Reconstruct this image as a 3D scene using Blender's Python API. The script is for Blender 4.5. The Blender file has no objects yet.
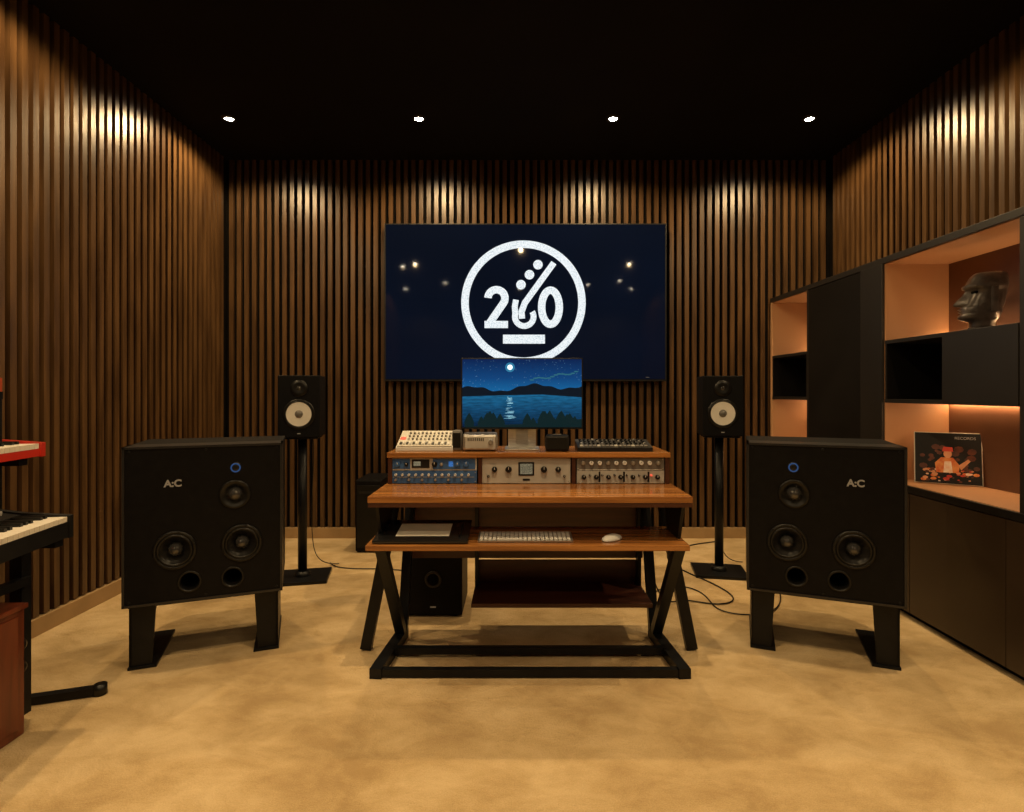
import bpy, bmesh, math, random
from math import radians, sin, cos, pi
from mathutils import Vector, Matrix
random.seed(4)
scn = bpy.context.scene
COL = scn.collection

# ---------------------------------------------------------------- materials
def new_mat(name):
    m = bpy.data.materials.new(name); m.use_nodes = True
    nt = m.node_tree
    return m, nt, nt.nodes['Principled BSDF']

def pm(name, c1, c2=None, scale=8.0, rough=0.5, metal=0.0, stretch=(1,1,1), bump=0.0, bscale=None, coat=0.0, spec=0.5, detail=4):
    m, nt, b = new_mat(name)
    c2 = c2 or tuple(min(1, x*0.8) for x in c1)
    tc = nt.nodes.new('ShaderNodeTexCoord'); mp = nt.nodes.new('ShaderNodeMapping')
    mp.inputs['Scale'].default_value = stretch
    nz = nt.nodes.new('ShaderNodeTexNoise'); nz.inputs['Scale'].default_value = scale; nz.inputs['Detail'].default_value = detail
    rp = nt.nodes.new('ShaderNodeValToRGB')
    rp.color_ramp.elements[0].position = 0.35; rp.color_ramp.elements[1].position = 0.65
    rp.color_ramp.elements[0].color = (*c1, 1); rp.color_ramp.elements[1].color = (*c2, 1)
    nt.links.new(tc.outputs['Object'], mp.inputs['Vector']); nt.links.new(mp.outputs['Vector'], nz.inputs['Vector'])
    nt.links.new(nz.outputs['Fac'], rp.inputs['Fac']); nt.links.new(rp.outputs['Color'], b.inputs['Base Color'])
    b.inputs['Roughness'].default_value = rough; b.inputs['Metallic'].default_value = metal
    b.inputs['Coat Weight'].default_value = coat; b.inputs['Specular IOR Level'].default_value = spec
    if bump > 0:
        n2 = nt.nodes.new('ShaderNodeTexNoise'); n2.inputs['Scale'].default_value = bscale or scale*4
        n2.inputs['Detail'].default_value = 3
        bp = nt.nodes.new('ShaderNodeBump'); bp.inputs['Strength'].default_value = bump; bp.inputs['Distance'].default_value = 0.01
        nt.links.new(mp.outputs['Vector'], n2.inputs['Vector'])
        nt.links.new(n2.outputs['Fac'], bp.inputs['Height']); nt.links.new(bp.outputs['Normal'], b.inputs['Normal'])
    return m

def em(name, c, s, base=(0.02,0.02,0.02), rough=0.3):
    m, nt, b = new_mat(name)
    b.inputs['Base Color'].default_value = (*base, 1)
    b.inputs['Emission Color'].default_value = (*c, 1); b.inputs['Emission Strength'].default_value = s
    b.inputs['Roughness'].default_value = rough
    return m

M_slat = pm('slat_wood', (0.053,0.026,0.0100), (0.112,0.058,0.0225), scale=6, rough=0.34, stretch=(4,4,0.35), bump=0.08, spec=0.5)
M_gap = pm('slat_felt_backing', (0.003,0.0024,0.002), (0.005,0.004,0.003), rough=0.95, spec=0.1)
M_base = pm('baseboard_paint', (0.36,0.24,0.12), (0.42,0.28,0.14), rough=0.5)
M_ceil = pm('ceiling_black', (0.0050,0.0036,0.0034), (0.0066,0.0050,0.0046), scale=2, rough=0.9, spec=0.15)
M_black = pm('black_satin', (0.006,0.006,0.007), (0.010,0.010,0.011), rough=0.45, spec=0.35)
M_cab = pm('speaker_black_paint', (0.0030,0.0030,0.0038), (0.0050,0.0050,0.0060), scale=30, rough=0.5, bump=0.05, bscale=300, spec=0.16)
M_steel = pm('black_powdercoat_steel', (0.004,0.0045,0.006), (0.007,0.008,0.010), scale=20, rough=0.38, metal=0.0, spec=0.25)
M_rim = pm('speaker_edge_trim', (0.012,0.012,0.014), (0.018,0.018,0.020), scale=20, rough=0.35)
M_rubber = pm('black_rubber', (0.006,0.006,0.006), (0.009,0.009,0.009), rough=0.35, spec=0.35)
M_cone = pm('speaker_cone_black', (0.008,0.008,0.009), (0.014,0.014,0.015), scale=20, rough=0.28)
M_dome = pm('dust_dome_gloss', (0.03,0.03,0.032), (0.05,0.05,0.052), rough=0.12, coat=0.9)
M_white_cone = pm('white_cone', (0.85,0.83,0.78), (0.76,0.74,0.69), rough=0.5)
M_white = pm('white_plastic', (0.75,0.75,0.74), (0.70,0.70,0.69), rough=0.4)
M_cream = pm('cream_panel', (0.68,0.66,0.60), (0.60,0.58,0.53), rough=0.5)
M_alu = pm('brushed_aluminium', (0.62,0.61,0.60), (0.50,0.49,0.48), scale=12, rough=0.3, metal=0.85, stretch=(1,20,20))
M_face = pm('rack_face_grey', (0.50,0.49,0.46), (0.42,0.41,0.39), scale=12, rough=0.4, metal=0.1)
M_face2 = pm('rack_face_darkgrey', (0.16,0.155,0.15), (0.21,0.20,0.19), scale=12, rough=0.4, metal=0.3)
M_blue = pm('rack_face_blue', (0.035,0.10,0.28), (0.05,0.14,0.36), scale=12, rough=0.4)
M_desk = pm('desk_walnut', (0.50,0.215,0.055), (0.20,0.072,0.019), scale=3.2, rough=0.24, stretch=(0.45,10,10), bump=0.02, coat=0.3, detail=8)
M_deskedge = pm('desk_redwood', (0.075,0.022,0.010), (0.045,0.013,0.007), scale=5, rough=0.4, stretch=(0.7,9,9))
M_cabdark = pm('cabinet_dark_laminate', (0.006,0.0052,0.005), (0.009,0.0078,0.0075), scale=3, rough=0.5, spec=0.25)
M_cabdark2 = pm('cabinet_grey_laminate', (0.012,0.0105,0.010), (0.015,0.0130,0.0125), scale=3, rough=0.45)
M_cabbrown = pm('cabinet_brown_laminate', (0.033,0.020,0.013), (0.040,0.025,0.016), scale=3, rough=0.4)
M_niche = pm('niche_copper_laminate', (0.52,0.285,0.150), (0.57,0.32,0.17), scale=2, rough=0.5)
M_nicheback = pm('niche_back_laminate', (0.15,0.068,0.036), (0.18,0.083,0.045), scale=2, rough=0.45)
M_red = pm('red_lacquer', (0.62,0.035,0.02), (0.52,0.03,0.018), rough=0.3, coat=0.5)
M_orange = pm('orange_lacquer', (0.45,0.08,0.025), (0.38,0.06,0.02), rough=0.35)
M_keyw = pm('ivory_key', (0.78,0.74,0.66), (0.72,0.68,0.60), rough=0.3)
M_mahog = pm('mahogany', (0.17,0.036,0.014), (0.09,0.018,0.008), scale=4, rough=0.3, stretch=(6,6,0.6), coat=0.3, detail=8)
M_stone = pm('dark_stone', (0.045,0.038,0.038), (0.09,0.075,0.072), scale=25, rough=0.28, bump=0.2, bscale=60, coat=0.3)
M_redaccent = pm('red_accent', (0.55,0.05,0.03), rough=0.5)
M_led = em('led_strip_warm', (1.0,0.56,0.25), 42)
M_lamp = em('downlight_emitter', (1.0,0.86,0.66), 110)
M_blueled = em('blue_badge', (0.02,0.12,0.35), 0.4)
M_tabdark = pm('tablet_glass', (0.010,0.010,0.011), (0.014,0.014,0.015), rough=0.2)
M_paper = pm('paper', (0.70,0.67,0.60), (0.66,0.63,0.56), rough=0.8)
M_textgrey = em('printed_badge', (0.5,0.5,0.5), 0.02, base=(0.35,0.35,0.35))
M_meter = em('vu_meter', (0.9,0.75,0.45), 0.25, base=(0.8,0.75,0.6))
M_dark = pm('matte_black', (0.002,0.002,0.002), (0.003,0.003,0.003), rough=0.8, spec=0.1)

# carpet : plush pile with brushed patches
M_carpet, nt, b = new_mat('carpet_pile')
N_ = nt.nodes.new; Lk = nt.links.new
tc = N_('ShaderNodeTexCoord')
def noise(s, d=4, r=0.55, dist=0.0, stretch=None):
    n = N_('ShaderNodeTexNoise'); n.inputs['Scale'].default_value = s; n.inputs['Detail'].default_value = d
    n.inputs['Roughness'].default_value = r; n.inputs['Distortion'].default_value = dist
    if stretch:
        mp = N_('ShaderNodeMapping'); mp.inputs['Scale'].default_value = stretch[:3]; mp.inputs['Rotation'].default_value = (0,0,stretch[3])
        Lk(tc.outputs['Object'], mp.inputs[0]); Lk(mp.outputs[0], n.inputs['Vector'])
    else: Lk(tc.outputs['Object'], n.inputs['Vector'])
    return n
na, nb, ncc = noise(1.8,3,0.5,0.3), noise(5.0,5,0.62,0.35,(1,1.5,1,0.6)), noise(240,2,0.6)
m1 = N_('ShaderNodeMath'); m1.operation='MULTIPLY_ADD'; m1.inputs[1].default_value=0.36
m2 = N_('ShaderNodeMath'); m2.operation='MULTIPLY'; m2.inputs[1].default_value=0.44
m3 = N_('ShaderNodeMath'); m3.operation='MULTIPLY_ADD'; m3.inputs[1].default_value=0.21
Lk(nb.outputs['Fac'], m2.inputs[0]); Lk(na.outputs['Fac'], m1.inputs[0]); Lk(m2.outputs[0], m1.inputs[2])
Lk(ncc.outputs['Fac'], m3.inputs[0]); Lk(m1.outputs[0], m3.inputs[2])
r1 = N_('ShaderNodeValToRGB')
r1.color_ramp.elements[0].position = 0.41; r1.color_ramp.elements[0].color = (0.46,0.315,0.150,1)
r1.color_ramp.elements[1].position = 0.60; r1.color_ramp.elements[1].color = (0.72,0.545,0.310,1)
e = r1.color_ramp.elements.new(0.505); e.color = (0.595,0.430,0.222,1)
Lk(m3.outputs[0], r1.inputs['Fac']); Lk(r1.outputs['Color'], b.inputs['Base Color'])
ms1 = N_('ShaderNodeMath'); ms1.operation='MULTIPLY_ADD'; ms1.inputs[1].default_value=0.7
nf = noise(150,3,0.7); Lk(nf.outputs['Fac'], ms1.inputs[0]); 
mb = N_('ShaderNodeMath'); mb.operation='MULTIPLY'; mb.inputs[1].default_value=1.9; Lk(nb.outputs['Fac'], mb.inputs[0]); Lk(mb.outputs[0], ms1.inputs[2])
bp = N_('ShaderNodeBump'); bp.inputs['Strength'].default_value = 0.8; bp.inputs['Distance'].default_value = 0.016
Lk(ms1.outputs[0], bp.inputs['Height']); Lk(bp.outputs['Normal'], b.inputs['Normal'])
b.inputs['Roughness'].default_value = 0.95; b.inputs['Sheen Weight'].default_value = 0.1; b.inputs['Specular IOR Level'].default_value = 0.05

# ---------------------------------------------------------------- mesh helpers
def obj_from_bm(name, bm, mats, parent=None, loc=(0,0,0), rot=(0,0,0), smooth=False):
    me = bpy.data.meshes.new(name); bm.normal_update(); bm.to_mesh(me); bm.free()
    for m in (mats if isinstance(mats, (list, tuple)) else [mats]): me.materials.append(m)
    if smooth:
        for p in me.polygons: p.use_smooth = True
    o = bpy.data.objects.new(name, me); COL.objects.link(o)
    o.location = loc; o.rotation_euler = rot
    if parent: o.parent = parent
    return o

def bbox_bm(bm, lo, hi, mi=0):
    vs = [bm.verts.new((x,y,z)) for x in (lo[0],hi[0]) for y in (lo[1],hi[1]) for z in (lo[2],hi[2])]
    for f in ((0,1,3,2),(4,6,7,5),(0,4,5,1),(2,3,7,6),(0,2,6,4),(1,5,7,3)):
        fc = bm.faces.new([vs[i] for i in f]); fc.material_index = mi

def box(name, lo, hi, mat, parent=None, bevel=0.0, rot=(0,0,0)):
    c = [(a+b)/2 for a,b in zip(lo,hi)]; h = [(b-a)/2 for a,b in zip(lo,hi)]
    bm = bmesh.new(); bbox_bm(bm, [-x for x in h], h)
    if bevel > 0:
        bmesh.ops.bevel(bm, geom=bm.edges[:], offset=bevel, segments=2, affect='EDGES', profile=0.6)
    return obj_from_bm(name, bm, mat, parent, c, rot)

def boxes(name, lst, mats, parent=None, loc=(0,0,0), rot=(0,0,0)):
    bm = bmesh.new()
    for t in lst: bbox_bm(bm, t[0], t[1], t[2] if len(t) > 2 else 0)
    return obj_from_bm(name, bm, mats, parent, loc, rot)

def lathe(name, prof, loc, mat, parent=None, rot=(radians(90),0,0), seg=40, smooth=True):
    bm = bmesh.new(); rings = []
    for r,h in prof:
        if r < 1e-5: rings.append([bm.verts.new((0,0,h))])
        else: rings.append([bm.verts.new((r*cos(2*pi*i/seg), r*sin(2*pi*i/seg), h)) for i in range(seg)])
    for a,bq in zip(rings, rings[1:]):
        for i in range(seg):
            j = (i+1)%seg
            if len(a)==1 and len(bq)==1: continue
            if len(a)==1: bm.faces.new((a[0], bq[i], bq[j]))
            elif len(bq)==1: bm.faces.new((a[i], a[j], bq[0]))
            else: bm.faces.new((a[i], a[j], bq[j], bq[i]))
    bmesh.ops.recalc_face_normals(bm, faces=bm.faces[:])
    return obj_from_bm(name, bm, mat, parent, loc, rot, smooth)

def knob(name, r, h, loc, mat, parent, rot=(radians(90),0,0)):
    return lathe(name, [(0,h),(r*0.85,h),(r,h*0.8),(r,0),(0,0)], loc, mat, parent, rot, seg=16, smooth=False)

def prism(name, poly, d, mat, parent=None, axis='y', loc=(0,0,0), rot=(0,0,0), off=0.0):
    bm = bmesh.new()
    def P(a,b_,t):
        return {'y':(a,t,b_),'x':(t,a,b_),'z':(a,b_,t)}[axis]
    v0 = [bm.verts.new(P(a,b_,off)) for a,b_ in poly]; v1 = [bm.verts.new(P(a,b_,off+d)) for a,b_ in poly]
    bm.faces.new(v0); bm.faces.new(v1[::-1]); n = len(poly)
    for i in range(n): bm.faces.new((v0[i], v0[(i+1)%n], v1[(i+1)%n], v1[i]))
    bmesh.ops.recalc_face_normals(bm, faces=bm.faces[:])
    return obj_from_bm(name, bm, mat, parent, loc, rot)

def beam(name, p, q, w, t, mat, parent=None):
    p, q = Vector(p), Vector(q); d = q-p; d.normalize()
    up = Vector((1,0,0)) if abs(d.x) < 0.9 else Vector((0,0,1))
    s = up - d*up.dot(d); s.normalize(); u = d.cross(s)
    bm = bmesh.new(); vs = []
    for k in (p,q):
        for a,b_ in ((-1,-1),(1,-1),(1,1),(-1,1)):
            vs.append(bm.verts.new(k + s*(a*w/2) + u*(b_*t/2)))
    for f in ((0,1,2,3),(7,6,5,4),(0,4,5,1),(1,5,6,2),(2,6,7,3),(3,7,4,0)): bm.faces.new([vs[i] for i in f])
    bmesh.ops.recalc_face_normals(bm, faces=bm.faces[:])
    return obj_from_bm(name, bm, mat, parent)

def empty(name, loc=(0,0,0), rz=0.0):
    o = bpy.data.objects.new(name, None); o.empty_display_size = 0.1
    COL.objects.link(o); o.location = loc; o.rotation_euler = (0,0,rz); return o

def cable(name, pts, r, mat, parent=None):
    cu = bpy.data.curves.new(name, 'CURVE'); cu.dimensions = '3D'; cu.bevel_depth = r; cu.bevel_resolution = 2
    sp = cu.splines.new('NURBS'); sp.points.add(len(pts)-1)
    for i,p in enumerate(pts): sp.points[i].co = (*p,1)
    sp.use_endpoint_u = True; sp.order_u = 4
    cu.materials.append(mat); o = bpy.data.objects.new(name, cu); COL.objects.link(o)
    if parent: o.parent = parent
    return o

def text(name, s, size, loc, mat, parent, rot=(radians(90),0,0), offset=0.0):
    cu = bpy.data.curves.new(name, 'FONT'); cu.body = s; cu.size = size; cu.align_x = 'CENTER'; cu.align_y = 'CENTER'
    cu.extrude = 0.0004; cu.offset = offset
    cu.materials.append(mat); o = bpy.data.objects.new(name, cu); COL.objects.link(o)
    o.location = loc; o.rotation_euler = rot; o.parent = parent; return o

# ---------------------------------------------------------------- room
XL, XR, YB, YF, H = -2.36, 2.54, 4.571, -2.6, 3.086
box('floor', (XL-0.15, YF-0.15, -0.1), (XR+0.15, YB+0.15, 0), M_carpet)
box('ceiling', (XL-0.15, YF-0.15, H), (XR+0.15, YB+0.15, H+0.1), M_ceil)
P, SW, SD = 0.062, 0.034, 0.028
def slats(a0, a1):
    out = []; a = a0
    while a + SW <= a1: out.append((a, a+SW)); a += P
    return out
z0 = 0.09
lst = [((XL-0.15, YB+SD, 0), (XR+0.15, YB+SD+0.1, H), 1)]
lst += [((a, YB, z0), (b_, YB+SD+0.001, H), 0) for a,b_ in slats(XL+0.01, XR)]
boxes('wall_back', lst, [M_slat, M_gap])
lst = [((XL-SD-0.1, YF, 0), (XL-SD, YB+SD, H), 1)]
lst += [((XL-SD-0.001, a, z0), (XL, b_, H), 0) for a,b_ in slats(YF, YB-0.01)]
boxes('wall_left', lst, [M_slat, M_gap])
lst = [((XR+SD, YF, 0), (XR+SD+0.1, YB+SD, H), 1)]
lst += [((XR, a, z0), (XR+SD+0.001, b_, H), 0) for a,b_ in slats(YF, YB-0.01)]
boxes('wall_right', lst, [M_slat, M_gap])
box('wall_front', (XL-0.15, YF-0.12, 0), (XR+0.15, YF, H), M_cabbrown)
box('baseboard_back', (XL, YB-0.012, 0), (XR, YB+SD, 0.085), M_base, bevel=0.003)
box('baseboard_left', (XL-SD, YF, 0), (XL+0.012, YB-0.012, 0.085), M_base, bevel=0.003)

# downlights
def downlight(x, y, wide, beam_):
    o = lathe('recessed_downlight', [(0.028,-0.004),(0.030,-0.010),(0.048,-0.008),(0.052,0.0)], (x,y,H), M_black, None, (0,0,0), seg=28)
    lathe('lens', [(0,-0.006),(0.028,-0.006),(0.028,-0.001)], (0,0,0), M_lamp, o, (0,0,0), seg=24)
    for nm,en,sz,bl in (('bulb_spill',wide,160,0.35),('bulb_beam',beam_,84,0.9)):
        L = bpy.data.lights.new(nm, 'SPOT'); L.energy = en; L.color = (1.0,0.69,0.34)
        L.spot_size = radians(sz); L.spot_blend = bl; L.shadow_soft_size = 0.025
        lo = bpy.data.objects.new(nm, L); COL.objects.link(lo); lo.parent = o; lo.location = (0,0,-0.03)
for x in (-1.99,-0.677,0.663,2.02): downlight(x, 3.87, 50, 40)
for x in (-2.0,2.03): downlight(x, 2.35, 42, 62)
downlight(0.05, 1.62, 38, 95)  # added centre fixture, none seen here; lights the front of the desk
for x in (-1.5,1.65): downlight(x, 0.75, 26, 105)
for x,y in ((-1.72,0.55),(1.25,-0.9),(1.75,-0.55),(-1.25,-0.75)): downlight(x, y, 4, 12)
for x in (-2.05,0.05,2.1): downlight(x, -1.3, 30, 30)

# ---------------------------------------------------------------- television
tv = empty('television', (0.068, 4.50, 1.913))
box('housing', (-1.135,0.0,-0.635), (1.135,0.045,0.635), M_black, tv, 0.004)
M_screen, nt, b = new_mat('tv_screen')
b.inputs['Base Color'].default_value = (0.002,0.003,0.006,1); b.inputs['Roughness'].default_value = 0.04
tcn = nt.nodes.new('ShaderNodeTexCoord'); nzn = nt.nodes.new('ShaderNodeTexNoise'); nzn.inputs['Scale'].default_value = 1.1
rr = nt.nodes.new('ShaderNodeValToRGB'); rr.color_ramp.elements[0].color = (0.0006,0.0018,0.0060,1); rr.color_ramp.elements[1].color = (0.0022,0.006,0.019,1)
nt.links.new(tcn.outputs['Object'], nzn.inputs['Vector']); nt.links.new(nzn.outputs['Fac'], rr.inputs['Fac']); nt.links.new(rr.outputs['Color'], b.inputs['Emission Color'])
b.inputs['Emission Strength'].default_value = 0.8
box('screen_panel', (-1.122,-0.003,-0.618), (1.122,0.002,0.624), M_screen, tv)
boxes('wall_bracket', [((-0.4,0.045,-0.25),(-0.33,0.071,0.25)),((0.33,0.045,-0.25),(0.4,0.071,0.25))], M_steel, tv)
text('brand_badge', '---', 0.03, (0.98,-0.004,-0.60), M_textgrey, tv)
M_logo, nt, b = new_mat('logo_pixels')
vo = nt.nodes.new('ShaderNodeTexVoronoi'); vo.inputs['Scale'].default_value = 110
tcn = nt.nodes.new('ShaderNodeTexCoord'); rr = nt.nodes.new('ShaderNodeValToRGB')
rr.color_ramp.elements[0].color = (0.92,0.97,1.0,1); rr.color_ramp.elements[1].color = (0.55,0.66,0.72,1); rr.color_ramp.elements[0].position = 0.4; rr.color_ramp.elements[1].position=0.8
nt.links.new(tcn.outputs['Object'], vo.inputs['Vector']); nt.links.new(vo.outputs['Distance'], rr.inputs['Fac']); nt.links.new(rr.outputs['Color'], b.inputs['Emission Color'])
b.inputs['Emission Strength'].default_value = 1.0; b.inputs['Base Color'].default_value = (0,0,0,1)
K = 4.495/560
def lp(px, py): return ((px-525.5)*K, (302.5-py)*K)
def flat(bm, pts, y):
    bm.faces.new([bm.verts.new((x,y,z)) for x,z in pts])
def ribbon(bm, pts, w, y, closed=False):
    n = len(pts); L=[]; R=[]
    for i in range(n):
        p = Vector(pts[i])
        a = Vector(pts[(i-1)%n]) if (closed or i>0) else None
        c = Vector(pts[(i+1)%n]) if (closed or i<n-1) else None
        if a is None: d1=d2=(c-p).normalized()
        elif c is None: d1=d2=(p-a).normalized()
        else: d1=(p-a).normalized(); d2=(c-p).normalized()
        nn = Vector((-d1.y,d1.x))+Vector((-d2.y,d2.x)); nn.normalize()
        k = max(0.5, nn.dot(Vector((-d1.y,d1.x))))
        L.append(bm.verts.new((p.x+nn.x*w/2/k, y, p.y+nn.y*w/2/k))); R.append(bm.verts.new((p.x-nn.x*w/2/k, y, p.y-nn.y*w/2/k)))
    for i in range(n if closed else n-1):
        j=(i+1)%n; bm.faces.new((L[i],L[j],R[j],R[i]))
def arc(cx,cy,rx,ry,a0,a1,n=40):
    return [(cx+rx*cos(radians(a0+(a1-a0)*i/n)), cy-ry*sin(radians(a0+(a1-a0)*i/n))) for i in range(n+1)]
bm = bmesh.new(); Y = -0.0045
ribbon(bm, [lp(*p) for p in arc(523.5,303,58.5,58.5,0,360,96)[:-1]], 7.5*K, Y, True)
ribbon(bm, [lp(*p) for p in arc(496.5,298.5,8.5,8.5,178,-35,20)+[(488.5,325)]], 7.5*K, Y)
ribbon(bm, [lp(484.5,324.8), lp(508,324.8)], 7.2*K, Y-0.0002)
# guitar-body zero: open bowl, neck rising out of it
ribbon(bm, [lp(*p) for p in [(516,300),(514.8,307)]+arc(524.3,317,9.3,9.3,165,392,36)], 5.8*K, Y-0.0003)
ribbon(bm, [lp(*p) for p in [(522,319),(521.5,312),(525,303),(554,263)]], 6.2*K, Y-0.0004)
ribbon(bm, [lp(*p) for p in arc(550.5,307.5,8.8,17,0,360,36)[:-1]], 7.5*K, Y-0.0001, True)
ribbon(bm, [lp(503,339.5), lp(545,339.5)], 9*K, Y)
for cx,cy in ((521,285),(529.5,275),(538,265)):
    flat(bm, [lp(*p) for p in arc(cx,cy,4.8,4.8,0,360,20)[:-1]], Y)
obj_from_bm('logo', bm, M_logo, tv)

# ---------------------------------------------------------------- bookcase on the right wall
bc = empty('built_in_bookcase')
FX, BX, TX = 2.06, 2.42, XR-0.004
def bx(n, lo, hi, m, bev=0.0): return box(n, lo, hi, m, bc, bev)
Y0, Y1 = 1.30, 4.55
bx('top_board', (FX-0.005, Y0, 1.915), (TX, Y1, 1.95), M_cabdark2, 0.002)
bx('back_board', (BX, Y0, 0.70), (TX, Y1, 1.915), M_nicheback)
bx('counter_board', (FX-0.005, Y0, 0.665), (TX, Y1, 0.70), M_cabdark, 0.002)
bx('counter_lining', (FX+0.01, Y0, 0.70), (BX, Y1, 0.703), M_niche)
bx('top_lining', (FX+0.01, Y0, 1.911), (BX, Y1, 1.9149), M_niche)
bx('lower_carcass', (FX+0.02, Y0, 0.08), (TX, Y1, 0.665), M_dark)
bx('toe_kick', (FX+0.04, Y0, 0.0), (TX, Y1, 0.08), M_dark)
yy = Y0
ws = [0.50,0.56,0.58,0.58,0.58,0.45]
for i,w in enumerate(ws):
    bx('lower_door_%d'%(i+1), (FX, yy+0.002, 0.035), (FX+0.02, yy+w-0.002, 0.66), M_cabbrown, 0.0015); yy += w
bx('end_panel_far', (FX, 4.52, 0.70), (BX, 4.55, 1.915), M_niche)
bx('divider_far', (FX, 3.955, 0.70), (BX, 3.98, 1.915), M_cabdark2)
bx('tall_door', (FX, 3.345, 0.703), (FX+0.02, 3.955, 1.912), M_cabdark, 0.0015)
bx('tall_pilaster', (FX-0.012, 3.145, 0.703), (BX, 3.34, 1.915), M_cabdark2, 0.0015)
bx('niche_side_lining', (FX+0.004, 3.138, 0.703), (BX, 3.145, 1.911), M_niche)
bx('divider_near', (FX, 2.265, 0.70), (BX, 2.295, 1.915), M_cabdark2)
bx('end_panel_near', (FX, 1.30, 0.70), (BX, 1.33, 1.915), M_cabdark2)
def cubby(n, ya, yb, door=None):
    bx(n+'_top', (FX, ya, 1.462), (BX, yb, 1.482), M_cabdark2, 0.001)
    bx(n+'_bottom', (FX, ya, 1.135), (BX, yb, 1.155), M_cabdark2, 0.001)
    bx(n+'_back', (BX-0.012, ya, 1.155), (BX, yb, 1.462), M_cabdark)
    bx(n+'_side_a', (FX+0.002, ya, 1.155), (BX-0.012, ya+0.015, 1.462), M_cabdark)
    bx(n+'_side_b', (FX+0.002, yb-0.015, 1.155), (BX-0.012, yb, 1.462), M_cabdark)
    if door: bx(n+'_flap_door', (FX-0.004, door[0], 1.137), (FX+0.014, door[1], 1.480), M_cabdark2, 0.0015)
cubby('cubby_far', 3.981, 4.519)
cubby('cubby_near', 2.296, 3.137, (2.298, 2.71))
cubby('cubby_end', 1.331, 2.264, (1.335, 2.26))
def led(n, lo, hi): bx(n, lo, hi, M_led)
for nm,ya,yb in (('near',2.32,3.12),('far',4.0,4.50)):
    led('led_upper_'+nm, (BX-0.014, ya, 1.483), (BX-0.004, yb, 1.489))
    led('led_lower_'+nm, (BX-0.020, ya, 1.128), (BX-0.006, yb, 1.1345))

# stone head statue (single lofted head)
ms = empty('stone_head_statue', (2.215, 2.66, 1.4825), radians(160))
bm = bmesh.new(); rings=[]; N=48
lv = [
 (0.010,0.050,0.045,0.055,0,0.010),(0.030,0.048,0.042,0.052,0,0.010),(0.048,0.050,0.046,0.054,0,0.008),
 (0.056,0.054,0.082,0.058,0,0.006),(0.066,0.058,0.096,0.062,0,0.004),(0.080,0.060,0.094,0.066,0,0.002),
 (0.088,0.061,0.084,0.068,0,0),(0.095,0.061,0.098,0.069,0,0),(0.101,0.061,0.086,0.070,0,0),(0.108,0.061,0.099,0.071,0,0),
 (0.116,0.060,0.080,0.072,0.006,-0.002),(0.123,0.060,0.076,0.074,0.044,-0.003),(0.132,0.060,0.075,0.075,0.050,-0.004),
 (0.150,0.059,0.070,0.076,0.042,-0.006),(0.170,0.058,0.062,0.077,0.032,-0.008),(0.188,0.058,0.056,0.078,0.028,-0.010),
 (0.198,0.062,0.070,0.078,0.014,-0.011),(0.205,0.066,0.092,0.079,0,-0.012),(0.216,0.066,0.094,0.079,0,-0.013),
 (0.226,0.063,0.080,0.078,0,-0.014),(0.245,0.060,0.074,0.075,0,-0.016),(0.264,0.056,0.066,0.070,0,-0.018),(0.276,0.046,0.052,0.058,0,-0.018)]
for z,w,f,bk,ns,xs in lv:
    ring=[]
    for i in range(N):
        a = 2*pi*i/N; c,s = cos(a), sin(a)
        sc = abs(c)**0.8*(1 if c>0 else -1); ss = abs(s)**0.8*(1 if s>0 else -1)
        x = (f if c>0 else bk)*sc; y = w*ss
        if c>0: x += ns*math.exp(-(s/0.24)**2)
        ring.append(bm.verts.new((x+xs,y,z)))
    rings.append(ring)
for a,b_ in zip(rings,rings[1:]):
    for i in range(N): bm.faces.new((a[i],a[(i+1)%N],b_[(i+1)%N],b_[i]))
bm.faces.new(rings[0][::-1]); bm.faces.new(rings[-1])
obj_from_bm('head', bm, M_stone, ms, smooth=True)
for s in (-1,1):
    box('ear_%d'%(1 if s<0 else 2), (-0.035,s*0.062-0.010,0.085),(-0.008,s*0.062+0.010,0.205), M_stone, ms, 0.007)
    box('eye_socket_%d'%(1 if s<0 else 2), (0.030,s*0.030-0.014,0.178),(0.052,s*0.030+0.014,0.190), M_dark, ms, 0.003, (0,0,s*0.35))
box('plinth', (-0.080,-0.075,0.0),(0.085,0.075,0.013), M_stone, ms, 0.004)

# framed record leaning in lower niche
al = empty('framed_record_cover', (2.275, 2.955, 0.7045), math.atan2(-0.15,0.23))
tilt = empty('frame_tilt'); tilt.parent = al; tilt.rotation_euler = (radians(-12),0,0); tilt.location=(0,0,0.004)
box('frame', (-0.145,0,0),(0.145,0.012,0.275), M_cream, tilt, 0.002)
box('cover', (-0.141,-0.002,0.003),(0.141,0.003,0.271), M_black, tilt)
M_art = pm('cover_art_warm', (0.60,0.09,0.02), (0.75,0.33,0.10), scale=30, rough=0.4)
M_art2 = pm('cover_art_white', (0.9,0.85,0.8), (0.8,0.5,0.35), scale=40, rough=0.4)
M_art3 = pm('cover_art_skin', (0.60,0.25,0.12), (0.70,0.36,0.20), scale=25, rough=0.4)
M_art4 = pm('cover_art_dark', (0.06,0.02,0.015), (0.14,0.04,0.02), scale=25, rough=0.4)  # darkest printed tone of the cover
for i in range(30):
    x = random.uniform(-0.12,0.12); z = random.uniform(0.06,0.20); r = random.uniform(0.008,0.022)
    prism('art_bg_%d'%i, [(x+r*cos(t*pi/4),z+0.8*r*sin(t*pi/4)) for t in range(8)], 0.0005, M_art4, tilt, off=-0.0026-0.00002*i)
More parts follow.
